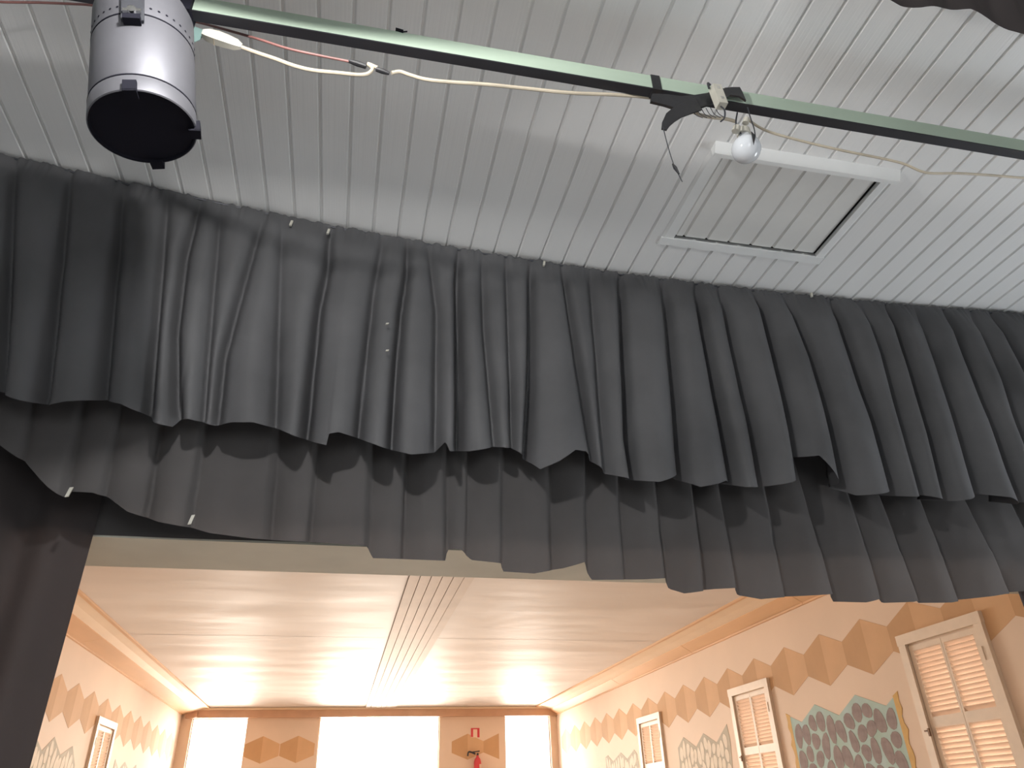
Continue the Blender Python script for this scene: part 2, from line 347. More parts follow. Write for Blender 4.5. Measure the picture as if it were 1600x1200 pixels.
# trim over the back windows
bt = struct(MB().box(-3.03, 4.79, YB - 0.10, YB, 1.80, 1.945), 'trim_4', M['back_trim'], 'brown wooden pelmet board over the three glaring end windows', 'trim')
MB().box(-3.03, 4.79, YB - 0.14, YB, 1.945, 1.985).build('ledge', M['cove'], bt)
MB().box(-2.86, -2.80, YB - 0.16, YB - 0.10, 1.81, 1.98).build('bracket', M['back_trim'], bt)

# end wall windows
BWL = ['narrow glaring white end window nearest the left wall', 'wide glaring white window in the middle of the end wall', 'narrow glaring white end window nearest the right wall']
for i, (xa, xb, za, zb) in enumerate(BW):
    t = thing('window_%d' % (i + 1), ((xa + xb) / 2, YB + 0.12, za), BWL[i], 'window', kind='structure')
    f = MB().box(xa, xa + 0.02, YB + 0.08, YB + 0.14, za, zb).box(xb - 0.02, xb, YB + 0.08, YB + 0.14, za, zb).box(xa + 0.02, xb - 0.02, YB + 0.08, YB + 0.14, zb - 0.012, zb).box(xa + 0.02, xb - 0.02, YB + 0.08, YB + 0.14, za, za + 0.04)
    f.build('window_frame', M['bright_frame'], t)
    MB().box(xa + 0.02, xb - 0.02, YB + 0.105, YB + 0.111, za + 0.04, zb - 0.012).build('pane', M['glass'], t)

# shuttered side windows
def shutter_window(n, xw, yc, s, label):
    """s = +1 for the right wall (the wall lies towards +x)"""
    t = thing('window_%d' % n, (xw, yc, WBOT), label, 'window', kind='structure')
    def bx(name, d0, d1, y0, y1, z0, z1, m, par=t):
        xa, xb = sorted((xw + s * d0, xw + s * d1)); return MB().box(xa, xb, y0, y1, z0, z1).build(name, m, par)
    a, b = yc - WHW, yc + WHW
    bx('casing', -0.035, 0.0, a, a + 0.085, WBOT, WTOP - 0.085, M['shutter']); bx('casing', -0.035, 0.0, b - 0.085, b, WBOT, WTOP - 0.085, M['shutter'])
    bx('casing', -0.038, 0.0, a - 0.006, b + 0.006, WTOP - 0.085, WTOP, M['shutter'])
    bx('casing', -0.06, 0.0, a - 0.02, b + 0.02, WBOT - 0.06, WBOT, M['shutter'])
    ia, ib = a + 0.09, b - 0.09; mid = (ia + ib) / 2; zt = WTOP - 0.10; zb = WBOT + 0.09
    slat_me = None
    for (p, q) in ((ia, mid), (mid, ib)):
        leaf = bx('shutter', -0.012, 0.026, p + 0.002, p + 0.022 if p > ia else p + 0.05, zb, zt, M['shutter'])      # stile
        bx('stile', -0.012, 0.026, (q - 0.05 if q > mid + 0.01 else q - 0.022), q - 0.002, zb, zt, M['shutter'], leaf)
        l0 = p + (0.022 if p > ia else 0.05); l1 = q - (0.05 if q > mid + 0.01 else 0.022)
        bx('rail', -0.012, 0.026, l0, l1, zt - 0.045, zt, M['shutter'], leaf)
        bx('rail', -0.012, 0.026, l0, l1, 0.485, 0.565, M['shutter'], leaf)
        bx('rail', -0.012, 0.026, l0, l1, zb, zb + 0.06, M['shutter'], leaf)
        if slat_me is None:
            L = (l1 - l0) / 2; mb = MB(); th = math.radians(38)
            mb.obox((0, 0, 0), (s * math.cos(th) * 0.026, 0, -math.sin(th) * 0.026), (0, L - 0.002, 0), (math.sin(th) * 0.0035 * s, 0, math.cos(th) * 0.0035))
            slat_me = mb.mesh('slat', (0, 0, 0)); slat_me.materials.append(M['slat'])
        for z0, z1 in ((0.565, zt - 0.045), (-0.10, 0.485), (zb + 0.06, -0.10)):
            nsl = round((z1 - z0) / 0.0385); pt = (z1 - z0) / nsl
            for i in range(nsl): put('slat', slat_me, (xw + s * 0.008, (l0 + l1) / 2, z0 + (i + 0.5) * pt), leaf)
    bx('latch', -0.048, -0.035, b - 0.098, b - 0.080, 0.425, 0.485, M['rust']); bx('latch', -0.046, -0.035, b - 0.072, b - 0.040, 0.462, 0.474, M['rust'])
    bx('hinge', -0.041, -0.035, a + 0.066, a + 0.078, 0.88, 0.98, M['shutter'])
    return t
shutter_window(4, XR, WIN_Y[0], 1, 'cream louvred shutters on the right wall, nearest and largest window')
shutter_window(5, XR, WIN_Y[1], 1, 'cream louvred shutters between the blue and the first grey stone mural')
shutter_window(6, XR, WIN_Y[2], 1, 'small cream louvred shutters farthest along the right wall')
shutter_window(7, XL, LWIN[1], -1, 'cream louvred shutters on the left wall beside the black side curtain')

# ochre hexagons painted on the three walls
def clip(poly, ax_, lim, keep):
    out = []
    for i in range(len(poly)):
        p, q = poly[i], poly[(i + 1) % len(poly)]; a = (p[ax_] - lim) * keep; b = (q[ax_] - lim) * keep
        if a >= 0: out.append(p)
        if a * b < 0: t = a / (a - b); out.append((p[0] + (q[0] - p[0]) * t, p[1] + (q[1] - p[1]) * t))
    return out
def hexes(wall, origin_fn, us, flip, wins):
    for u in us:
        p = 0.346; zt, zb, z1, z2 = 1.485, 0.985, 1.342, 1.128
        mb = MB()
        for sgn, mi in ((flip, 0), (-flip, 1)):
            pieces = [[(u, zt), (u + sgn * p, z1), (u + sgn * p, z2), (u, zb)]]
            for yc in wins:
                a, b = yc - WHW + 0.02, yc + WHW - 0.02; nxt = []
                for q in pieces:
                    if max(k[0] for k in q) < a or min(k[0] for k in q) > b: nxt.append(q); continue
                    nxt += [clip(q, 0, a, -1), clip(q, 0, b, 1), clip(clip(clip(q, 0, a, 1), 0, b, -1), 1, WTOP - 0.02, 1)]
                pieces = [q for q in nxt if len(q) > 2 and max(k[0] for k in q) - min(k[0] for k in q) > 0.004]
            for q in pieces:
                pts, off = origin_fn(q); mb.extr(pts, off, mi)
        if mb.v: mb.build('painted_hexagon', [M['hex_dark'], M['hex_light']], wall)
hexes(wr, lambda q: ([(XR - 0.002, a, z) for a, z in q], (0.003, 0, 0)), [7.721 - 0.692 * k for k in range(-13, 7)], 1, WIN_Y)
hexes(wl_, lambda q: ([(XL + 0.002, a, z) for a, z in q], (-0.003, 0, 0)), [9.75 + 0.692 * k for k in range(-2, 11)], -1, LWIN)
inw = lambda u: any(xa - 0.30 < u < xb + 0.30 for xa, xb, _, _ in BW)
def hex_back(u, halves):
    mb = MB()
    for sgn, mi in halves:
        mb.extr([(u, YB - 0.002, 1.46), (u + sgn * 0.345, YB - 0.002, 1.31), (u + sgn * 0.345, YB - 0.002, 1.09), (u, YB - 0.002, 0.955)], (0, 0.003, 0), mi)
    mb.build('painted_hexagon', [M['hex_dark'], M['hex_light']], wb)
hex_back(-1.465, ((-1, 0), (1, 1))); hex_back(-0.765, ((-1, 0), (1, 1)))
hex_back(2.785, ((-1, 0), (1, 1))); hex_back(3.475, ((-1, 0),))

# stone murals painted between the windows
def blob(cx, cy, rx, ry, n=12):
    ph = random.uniform(0, 6.28); k2 = random.uniform(0.05, 0.16); k3 = random.uniform(0.03, 0.10); tl = random.uniform(-0.35, 0.35); out = []
    for i in range(n):
        t = 2 * math.pi * i / n; r = 1 + k2 * math.sin(2 * t + ph) + k3 * math.sin(3 * t + ph * 2)
        x = rx * r * math.cos(t); y = ry * r * math.sin(t); out.append((cx + x + tl * y * 0.6, cy + y))
    return out
def mural(wall, xw, s, ya, yb, top, bgm, stm, single, gold, sw=0.155, sh=0.22):
    """top: list of (y, z) along the zigzag from ya to yb (rising y)"""
    zbot = -0.55; e = -s * 0.003
    poly = list(top)
    side_hi = [(yb + 0.03 * math.sin(i * 1.9), top[-1][1] - (i + 1) * (top[-1][1] - zbot) / 8) for i in range(7)]
    side_lo = [(ya + 0.03 * math.sin(i * 1.7 + 1), zbot + (i + 1) * (top[0][1] - zbot) / 8) for i in range(7)]
    poly = list(top) + side_hi + [(yb - 0.05, zbot), (ya + 0.05, zbot)] + side_lo
    P3 = lambda q, d: [(xw + d, a, z) for a, z in q]
    root = MB().extr(P3(poly, e), (s * 0.003, 0, 0)).build('mural', bgm, wall, label='painted panel of rounded stones with a zigzag top')
    if gold:
        for side, yy, sg in ((side_hi, yb, 1), (side_lo[::-1], ya, -1)):
            zt = top[-1][1] if sg > 0 else top[0][1]; n = 24; outer = []; inner = []
            for i in range(n + 1):
                z = zt - (zt - zbot) * i / n
                fr = (i / n * 7) % 1; base = yy + sg * 0.005
                outer.append((base + sg * (0.018 + 0.045 * (1 - abs(2 * fr - 1)) ** 2), z)); inner.append((base - sg * 0.03, z))
            outer[0] = (yy + sg * 0.05, zt + 0.03)
            MB().extr(P3(outer + inner[::-1], e * 1.3), (s * 0.0035, 0, 0)).build('gold_edging', M['gold'], root)
    allmb = MB(); ncol = max(3, round((yb - ya - 0.08) / sw)); zr = zbot + 0.1; row = 0
    cw = (yb - ya - 0.10) / ncol
    for c in range(ncol):
        u = ya + 0.05 + (c + 0.5) * cw; zt = interp(top, u) - 0.03; zt = min(zt, interp(top, u - cw * 0.35) - 0.02, interp(top, u + cw * 0.35) - 0.02)
        z = zt
        while z > zbot + 0.12:
            h = sh * random.uniform(0.62, 1.2); q = blob(u + random.uniform(-0.012, 0.012), z - h / 2, cw * 0.465, h * 0.485)
            z -= h + 0.004
            if z < -0.05 and single: single_here = False
            else: single_here = single
            if single_here: MB().extr(P3(q, e * 1.6), (s * 0.003, 0, 0)).build('painted_stone', stm, root)
            else: allmb.extr(P3(q, e * 1.6), (s * 0.003, 0, 0))
    if allmb.v: tag(allmb.build('painted_stones', stm, root), kind='stuff')
    return root
mural(wr, XR, 1, 6.13, 7.90, [(6.13, 0.78), (6.276, 0.712), (6.68, 0.856), (7.0, 0.71), (7.37, 0.854), (7.67, 0.716), (7.90, 0.80)], M['teal_paint'], M['stone_purple'], True, True)
mural(wr, XR, 1, 9.36, 10.95, [(9.36, 0.86), (9.71, 0.678), (10.063, 0.815), (10.34, 0.672), (10.715, 0.822), (10.95, 0.70)], M['grey_paint'], M['stone_white'], True, False, 0.12, 0.21)
mural(wr, XR, 1, 12.6, 14.2, [(12.6, 0.73), (12.715, 0.80), (13.088, 0.684), (13.373, 0.80), (13.812, 0.686), (14.06, 0.80), (14.2, 0.78)], M['grey_paint'], M['stone_white'], False, False, 0.12, 0.21)
mural(wl_, XL, -1, 9.3, 11.05, [(9.3, 0.74), (9.5, 0.80), (9.75, 0.70), (10.05, 0.86), (10.4, 0.70), (10.78, 0.82), (11.05, 0.62)], M['grey_paint'], M['stone_white'], True, False, 0.13, 0.22)
mural(wl_, XL, -1, 12.9, 14.5, [(12.9, 0.80), (13.2, 0.68), (13.5, 0.80), (13.9, 0.68), (14.25, 0.80), (14.5, 0.66)], M['grey_paint'], M['stone_white'], False, False, 0.12, 0.21)

# extinguisher and its sign on the end wall
ex = thing('fire_extinguisher', (2.985, YB - 0.09, 0.55), 'small red fire extinguisher hung on the end wall between two windows', 'extinguisher')
MB().lathe((2.985, YB - 0.09, 0.50), (0, 0, 1), [(0, 0.0), (0.0, 0.07), (0.02, 0.078), (0.40, 0.078), (0.46, 0.06), (0.50, 0.028), (0.53, 0.025), (0.53, 0)], 20).build('cylinder', M['red'], ex, True)
MB().box(2.965, 3.005, YB - 0.11, YB - 0.07, 1.03, 1.075).obox((2.93, YB - 0.09, 1.10), (0.10, 0, 0.012), (0, 0.014, 0), (0, 0, 0.012)).build('valve', M['dark_metal'], ex)
MB().tube(smooth_path([(2.94, YB - 0.09, 1.06), (2.80, YB - 0.10, 1.10), (2.77, YB - 0.09, 1.02)]), 0.018, 8).build('hose', M['dark_metal'], ex, True)
MB().box(3.01, 3.05, YB - 0.172, YB - 0.166, 0.62, 0.86).build('paper_label', M['sign'], ex)
MB().box(2.95, 3.02, YB - 0.012, YB, 0.72, 0.78).build('bracket', M['dark_metal'], ex)
sg = MB().box(2.855, 3.045, YB - 0.006, YB, 1.385, 1.570).build('wall_sign', M['sign'], label='small sign with red bars above the extinguisher', cat='sign')
mb = MB().box(2.855, 2.905, YB - 0.008, YB - 0.005, 1.392, 1.57).box(2.995, 3.045, YB - 0.008, YB - 0.005, 1.385, 1.57).box(2.905, 2.995, YB - 0.008, YB - 0.005, 1.545, 1.57); mb.build('red_border', M['red'], sg)

# ================================================================= curtains
VY = 2.10                      # mean depth of the front valance
def curve_of(pxs, z):
    out = []
    for px, py in pxs: p = onZ(px, py, z); out.append((p.x, p.y))
    return sorted(out)
def on_curve(px, py, tab, off=0.0):
    """where the line of sight meets the upright sheet that hangs along tab"""
    p = onY(px, py, VY)
    for _ in range(12): p = onY(px, py, 0.5 * p.y + 0.5 * (interp(tab, p.x) + off))
    return p
def table(pxs, tab, off=0.0):
    return sorted((p.x, p.z) for p in (on_curve(a, b, tab, off) for a, b in pxs))
def ext(tab, x0, x1):
    """extend a table linearly with its end trend"""
    (a, p), (b, q) = tab[0], tab[min(4, len(tab) - 1)]; t = [(x0, p + 0.0 * (x0 - a))] if x0 < a else []
    u = [(x1, tab[-1][1])] if x1 > tab[-1][0] else []
    return t + tab + u

TOP1 = [(0, 240), (60, 253), (180, 281), (290, 303), (400, 327), (500, 348), (600, 367), (700, 385), (850, 408), (950, 424), (1050, 437), (1200, 455), (1300, 465), (1400, 475), (1500, 483), (1600, 490)]
HEM1 = [(0, 612), (40, 625), (80, 634), (120, 628), (165, 625), (200, 632), (225, 645), (245, 660), (270, 667), (278, 655), (300, 655), (335, 665), (365, 660), (400, 660), (440, 672), (480, 688), (512, 696), (515, 678), (530, 675), (560, 685), (600, 700), (640, 710), (680, 707), (694, 690), (700, 705), (730, 705), (770, 698), (800, 700), (820, 715), (840, 733), (865, 720), (890, 702), (910, 705), (945, 740), (985, 750), (1015, 752), (1050, 740), (1065, 752), (1080, 760), (1120, 750), (1150, 760), (1190, 760), (1225, 747), (1230, 715), (1255, 710), (1285, 745), (1320, 773), (1380, 765), (1390, 775), (1430, 773), (1465, 783), (1510, 770), (1545, 775), (1570, 787), (1600, 782)]
FOLD1 = [  # crease lines (pixel polylines) and their strength
    ([(25, 248), (5, 612)], .5), ([(110, 268), (75, 625)], .5), ([(195, 285), (165, 625)], .5), ([(262, 300), (235, 645)], .5),
    ([(312, 318), (290, 400), (276, 520), (278, 655)], .75), ([(345, 320), (318, 655)], .35), ([(409, 345), (385, 430), (350, 560), (338, 664)], .6),
    ([(440, 352), (430, 668)], .3), ([(515, 352), (512, 420), (499, 480), (478, 687)], 1.0), ([(598, 380), (585, 450), (572, 560), (560, 685)], .55),
    ([(637, 375), (636, 430), (626, 500), (618, 600), (612, 704)], .85), ([(668, 382), (682, 490), (680, 706)], .45), ([(716, 392), (714, 450), (717, 620), (716, 704)], 1.1),
    ([(752, 398), (756, 520), (772, 698)], .4), ([(790, 402), (800, 702)], .35), ([(829, 408), (829, 520), (826, 640), (822, 717)], 1.0), ([(878, 415), (890, 500), (912, 640), (926, 722)], .7),
    ([(920, 421), (945, 740)], .4), ([(968, 428), (972, 560), (977, 690), (985, 750)], 1.0), ([(1036, 437), (1042, 500), (1050, 600), (1060, 745)], .85), ([(1086, 444), (1092, 490), (1112, 600), (1140, 755)], 1.0),
    ([(1124, 450), (1142, 540), (1166, 650), (1184, 760)], .85), ([(1180, 455), (1204, 560), (1222, 660), (1230, 735)], 1.2), ([(1226, 461), (1265, 570), (1288, 670), (1308, 765)], .75),
    ([(1300, 468), (1330, 570), (1362, 670), (1386, 770)], 1.2), ([(1345, 472), (1375, 560), (1425, 774)], .5), ([(1385, 477), (1412, 570), (1440, 680), (1462, 782)], 1.2), ([(1430, 480), (1465, 580), (1515, 770)], .5),
    ([(1476, 484), (1502, 560), (1540, 660), (1578, 785)], 1.2), ([(1515, 487), (1560, 600), (1620, 785)], .6), ([(1548, 489), (1600, 605), (1670, 790)], 1.1), ([(1600, 494), (1660, 620), (1740, 800)], 1.0)]
def creased(name, crv, x0, x1, nx, nv, top, hem, folds, amp, mat_, parent, seed=0):
    top = ext(top, x0, x1); hem = ext(hem, x0, x1); random.seed(seed); lines = []
    for pts, st in folds:
        row = []
        for px, py in pts:
            p = on_curve(px, py, crv); zt = interp(top, p.x); zh = interp(hem, p.x); row.append(((zt - p.z) / (zt - zh), p.x))
        lines.append((row, st))
    for sgn in (-1, 1):            # more folds beyond the frame
        base = lines[0] if sgn < 0 else lines[-1]; off = 0
        while True:
            off += random.uniform(0.10, 0.17); row = [(v, x + sgn * off) for v, x in base[0]]
            if (sgn < 0 and row[0][1] < x0 - 0.3) or (sgn > 0 and row[0][1] > x1 + 0.2): break
            lines.insert(0, (row, random.uniform(.5, 1.1))) if sgn < 0 else lines.append((row, random.uniform(.5, 1.1)))
        e = (-9 if sgn < 0 else 9)
        lines.insert(0, ([(0, e)], .5)) if sgn < 0 else lines.append(([(0, e)], .5))
    skew = [random.uniform(0.75, 1.35) for _ in lines]
    vs = []; fs = []
    for j in range(nv + 1):
        v = j / nv; fx = [interp(r_, v) for r_, _ in lines]
        for i in range(1, len(fx)): fx[i] = max(fx[i], fx[i - 1] + 0.012)
        k = 0; gr = 0.10 + 0.90 * min(1, v / 0.16) ** 0.8; am0 = amp * gr * (0.50 + 0.60 * v)
        for i in range(nx + 1):
            x = x0 + (x1 - x0) * i / nx
            while k < len(fx) - 2 and fx[k + 1] < x: k += 1
            wdt = fx[k + 1] - fx[k]; ph = min(1, max(0, (x - fx[k]) / wdt)) ** skew[k]
            s0, s1 = lines[k][1], lines[k + 1][1]
            am = am0 * (1 + 0.28 * min(1, max(0, (x - 0.7) / 0.8)))
            d = am * min(1.0, 0.35 + wdt / 0.22) * math.sin(math.pi * ph) ** 0.75
            a, b = x - fx[k], fx[k + 1] - x
            d -= am * 0.70 * (s0 * math.exp(-(a / 0.016) ** 2) + s1 * math.exp(-(b / 0.016) ** 2))
            d *= 0.55 + 0.45 * (s0 * (1 - ph) + s1 * ph)
            d += 0.012 * gr * noise.noise(Vector((x * 2.6, v * 1.6, seed))) + 0.0035 * gr * noise.noise(Vector((x * 11 + v * 3, v * 4, seed + 3)))
            hd = math.exp(-v / 0.05)
            d += 0.011 * hd * (noise.noise(Vector((x * 42, 0.3, seed + 9))) + 0.6 * noise.noise(Vector((x * 95, 0.7, seed))))
            Y = interp(crv, x); y = Y - d; zt = interp(top, x) + 0.005 * noise.noise(Vector((x * 60, 1.7, seed)))
            vs.append((x, y, zt + (interp(hem, x) * (y / Y) - zt) * v))
    for j in range(nv):
        for i in range(nx):
            a = j * (nx + 1) + i; fs.append((a, a + 1, a + nx + 2, a + nx + 1))
    return MB().add(vs, fs).build(name, mat_, parent, smooth='all')

def cloth(name, crv, off, x0, x1, nx, nv, top, hem, folds, amp_top, amp_bot, mat_, sharp, parent, ruffle=0.008, seed=0, lean=0.0, knife=0.0):
    top = ext(top, x0, x1); hem = ext(hem, x0, x1)
    ft = sorted(on_curve(*a, crv, off).x for a, b in folds); fb = sorted(on_curve(*b, crv, off).x for a, b in folds)
    # regular folds outside the frame
    random.seed(seed)
    st, sb = 0.11, 0.125
    while ft[0] > x0 - 0.3: ft.insert(0, ft[0] - st * random.uniform(0.7, 1.4)); fb.insert(0, fb[0] - sb * random.uniform(0.7, 1.4))
    while ft[-1] < x1 + 0.3 or fb[-1] < x1 + 0.3: ft.append(ft[-1] + st * random.uniform(0.7, 1.4)); fb.append(fb[-1] + sb * random.uniform(0.7, 1.4))
    wid = [random.uniform(0.65, 1.15) for _ in ft]
    vs = []; fs = []
    for j in range(nv + 1):
        v = j / nv
        fx = [a + (b - a) * v for a, b in zip(ft, fb)]
        k = 0
        for i in range(nx + 1):
            x = x0 + (x1 - x0) * i / nx
            while k < len(fx) - 2 and fx[k + 1] < x: k += 1
            ph = min(1, max(0, (x - fx[k]) / max(1e-5, fx[k + 1] - fx[k])))
            wdt = min(1.3, (fx[k + 1] - fx[k]) / 0.13)
            q = math.sin(math.pi * ph) ** sharp
            if knife: q = (1 - knife) * q + knife * (ph * min(1, (1 - ph) / 0.12))
            amp = (amp_top + (amp_bot - amp_top) * v ** 0.8) * wid[k] * (0.45 + 0.55 * wdt)
            d = amp * q + 0.016 * (abs(noise.noise(Vector((x * 4.2 + v * 2.0, v * 1.7 - x * 1.5, seed + 20)))) - 0.2) + (0.004 if v > 0.80 else 0.0)
            d += 0.010 * v * noise.noise(Vector((x * 3.1, v * 2.2, seed))) + 0.004 * noise.noise(Vector((x * 14, v * 5, seed + 3)))
            hd = math.exp(-v / 0.045)
            d += ruffle * hd * (noise.noise(Vector((x * 55, 0.3, seed + 9))) + 0.5 * noise.noise(Vector((x * 120, 0.7, seed))))
            Y = interp(crv, x) + off; y = Y - d + lean * v
            zt = interp(top, x) + 0.004 * noise.noise(Vector((x * 45, 1.7, seed)))
            zh = interp(hem, x) * (y / Y)
            z = zt + (zh - zt) * v
            vs.append((x, y, z))
    for j in range(nv):
        for i in range(nx):
            a = j * (nx + 1) + i; fs.append((a, a + 1, a + nx + 2, a + nx + 1))
    return MB().add(vs, fs).build(name, mat_, parent, smooth='all')

VX0, VX1 = -2.3, 3.5
crv1 = curve_of(TOP1, 1.884); top1 = [(x, 1.884) for x, _ in crv1]; hem1 = table(HEM1, crv1)
v1 = thing('stage_valance', (0.6, VY, 0.95), 'gathered black front valance with scalloped hem, hung below the white ceiling', 'valance')
creased('cloth', crv1, VX0, VX1, 1250, 56, top1, hem1, FOLD1, 0.070, M['black_cloth'], v1, 3)
wt = ext(top1, VX0, VX1)
MB().tube([(x, interp(crv1, x) + 0.004, interp(wt, x) - 0.006) for x in [VX0 + (VX1 - VX0) * i / 60 for i in range(61)]], 0.004, 6).build('wire', M['dark_metal'], v1, True)
for px, py in ((513, 362), (850, 412), (1268, 461), (455, 349)):
    p = on_curve(px, py, crv1, -0.022)
    MB().obox(p, (0.004, 0, 0), (0, 0.004, 0), (0.002, 0, 0.011)).build('pin', M['white_plastic'], v1)

for px, py in ((605, 506), (605, 548)):
    p = on_curve(px, py, crv1, -0.07); MB().obox(p, (0.0045, 0, 0.001), (0, 0.003, 0), (0.001, 0, 0.0025)).build('lint', M['white_plastic'], v1)
# lower, thinner valance behind it
VY2 = 2.22; OFF2 = 0.13
TOP2 = [(0, 420), (400, 480), (800, 540), (1200, 590), (1600, 620)]
HEM2 = [(0, 690), (30, 712), (60, 738), (85, 762), (106, 778), (110, 768), (150, 770), (172, 778), (205, 800), (250, 815), (298, 824), (330, 833), (400, 842), (500, 848), (573, 853), (582, 872), (640, 874), (695, 876), (699, 858), (718, 858), (735, 875), (780, 880), (785, 893), (830, 896), (875, 888), (908, 878), (922, 906), (1000, 905), (1035, 903), (1042, 920), (1060, 927), (1110, 920), (1144, 918), (1150, 930), (1180, 936), (1200, 934), (1294, 927), (1299, 940), (1340, 941), (1370, 934), (1376, 942), (1415, 940), (1429, 937), (1432, 942), (1470, 941), (1512, 934), (1550, 928), (1600, 922)]
FOLD2 = [((10, 500), (-30, 690)), ((60, 500), (40, 720)), ((140, 520), (108, 775)), ((205, 540), (165, 776)), ((262, 550), (232, 812)), ((330, 560), (300, 825)), ((440, 570), (425, 843)), ((505, 580), (485, 847)), ((585, 590), (577, 860)), ((640, 600), (630, 874)), ((697, 610), (697, 866)), ((735, 615), (728, 868)), ((790, 620), (783, 886)), ((860, 630), (862, 890)), ((920, 640), (916, 895)), ((965, 645), (975, 905)), ((1020, 650), (1039, 912)), ((1080, 660), (1095, 922)), ((1110, 665), (1147, 924)), ((1180, 670), (1225, 932)), ((1225, 680), (1297, 934)), ((1300, 690), (1373, 938)), ((1340, 695), (1431, 940)), ((1400, 700), (1490, 938)), ((1460, 705), (1570, 927)), ((1530, 710), (1650, 925))]
v2 = thing('stage_valance', (0.6, VY2, 0.70), 'thin black pleated valance showing below and behind the scalloped front one', 'valance')
cloth('cloth', crv1, OFF2, VX0, VX1, 1000, 40, table(TOP2, crv1, OFF2), table(HEM2, crv1, OFF2), FOLD2, 0.020, 0.055, M['thin_black_cloth'], 0.8, v2, 0.004, 11, knife=0.55)
t2 = ext(table(TOP2, crv1, OFF2), VX0, VX1)
MB().tube([(x, interp(crv1, x) + OFF2 + 0.004, interp(t2, x) - 0.004) for x in [VX0 + (VX1 - VX0) * i / 60 for i in range(61)]], 0.004, 6).build('wire', M['dark_metal'], v2, True)
for px, py in ((108, 769), (299, 812)):
    p = on_curve(px, py, crv1, OFF2 - 0.055); MB().obox(p, (0.0045, 0, 0.001), (0, 0.002, 0), (0.003, 0, 0.014)).build('white_tag', M['white_plastic'], v2)

# black cloth fixed flat along the face of the beam
fc = MB(); n = 120; vs = []; fs = []
for j in range(7):
    for i in range(n + 1):
        x = OX0 + (OX1 - OX0) * i / n
        vs.append((x, BY0 - 0.012 + 0.004 * noise.noise(Vector((x * 2.5, j * 0.4, 2))), 1.60 - (1.60 - BZ - 0.004) * j / 6 + (0.003 * noise.noise(Vector((x * 3, 5, 1))) if j == 6 else 0)))
for j in range(6):
    for i in range(n): a = j * (n + 1) + i; fs.append((a, a + 1, a + n + 2, a + n + 1))
fc.add(vs, fs).build('beam_cloth', M['thin_black_cloth'], None, 'all', label='flat straight-edged black cloth fixed along the olive beam', cat='cloth')

# side curtains (legs)
def leg(x0, x1, Y, label, seed):
    nx, nv = 90, 24; vs = []; fs = []
    for j in range(nv + 1):
        v = j / nv
        for i in range(nx + 1):
            u = i / nx; x = x0 + (x1 - x0) * u
            y = Y + (0.022 + 0.01 * v) * math.sin(u * 5.2 * 2 * math.pi + 0.5 * math.sin(v * 2 + seed)) + 0.01 * noise.noise(Vector((x * 4, v * 3, seed)))
            xx = x + 0.010 * v * noise.noise(Vector((u * 3, v * 2.5, seed + 5)))
            vs.append((xx, y, 1.45 - (1.45 - ZS - 0.02) * v))
    for j in range(nv):
        for i in range(nx): a = j * (nx + 1) + i; fs.append((a, a + 1, a + nx + 2, a + nx + 1))
    return MB().add(vs, fs).build('side_curtain', M['leg_cloth'], None, 'all', label=label, cat='curtain')
leg(-1.75, -0.772, 2.345, 'black side curtain hanging straight down at the left of the stage opening', 1)
leg(2.50, 3.35, 2.345, 'black side curtain just peeping in at the right edge under the valance', 2)

# black border curtain overhead at the top right
BYc = 0.86
HEM3 = [(1330, -40), (1390, 0), (1410, 8), (1440, 12), (1480, 12), (1515, 16), (1545, 28), (1575, 45), (1600, 56), (1640, 68), (1700, 70)]
vs = []; fs = []; nx, nv = 160, 14
h3 = ext(sorted((p.x, p.z) for p in (onY(a, b, BYc) for a, b in HEM3)), 1.05, 2.6)
for j in range(nv + 1):
    v = j / nv
    for i in range(nx + 1):
        x = 1.05 + 1.55 * i / nx
        y = BYc + (0.012 - 0.008 * v) * math.sin(x * 38 + 1.3 * math.sin(x * 9)); zh = interp(h3, x); zt = CEIL - 0.03
        vs.append((x, y, zt + (zh - zt) * v))
for j in range(nv):
    for i in range(nx): a = j * (nx + 1) + i; fs.append((a, a + 1, a + nx + 2, a + nx + 1))
MB().add(vs, fs).build('border_curtain', M['leg_cloth'], None, 'all', label='wavy black border curtain cutting into the upper right corner', cat='curtain')

# ================================================================= lighting bar and fittings
bz0, bz1 = 1.68, 1.735; by0, by1 = 1.200, 1.229
bar = thing('lighting_bar', (0.6, (by0 + by1) / 2, bz0), 'pale green steel bar with black underside slung below the stage ceiling', 'bar')
MB().box(SX0, SX1, by0, by1, bz0 + 0.004, bz1).build('bar_body', M['bar_green'], bar)
MB().box(SX0, SX1, by0 + 0.0005, by1 - 0.0005, bz0, bz0 + 0.004).build('bar_underside', M['bar_black'], bar)
p = onY(624, 50, by0); MB().obox((p.x, by0 + 0.005, bz1 + 0.004), (0.010, 0, -0.002), (0, 0.008, 0), (0, 0, 0.005)).tube([(p.x + 0.008, by0, bz1 + 0.002), (p.x + 0.020, by0 - 0.002, bz1 + 0.004)], 0.002, 6).build('clip', M['black_metal'], bar)
for x in (-1.6, 0.95 + 1.6, 3.2): MB().tube([(x, 1.214, bz1), (x, 1.214, CEIL + 0.02)], 0.005, 8).build('hanger_rod', M['dark_metal'], bar)
p = onY(1025, 128, by0)
MB().box(p.x - 0.013, p.x + 0.013, by0 - 0.002, by1 + 0.002, bz0 - 0.002, bz1 + 0.002).build('tape_wrap', M['black_tape'], bar)

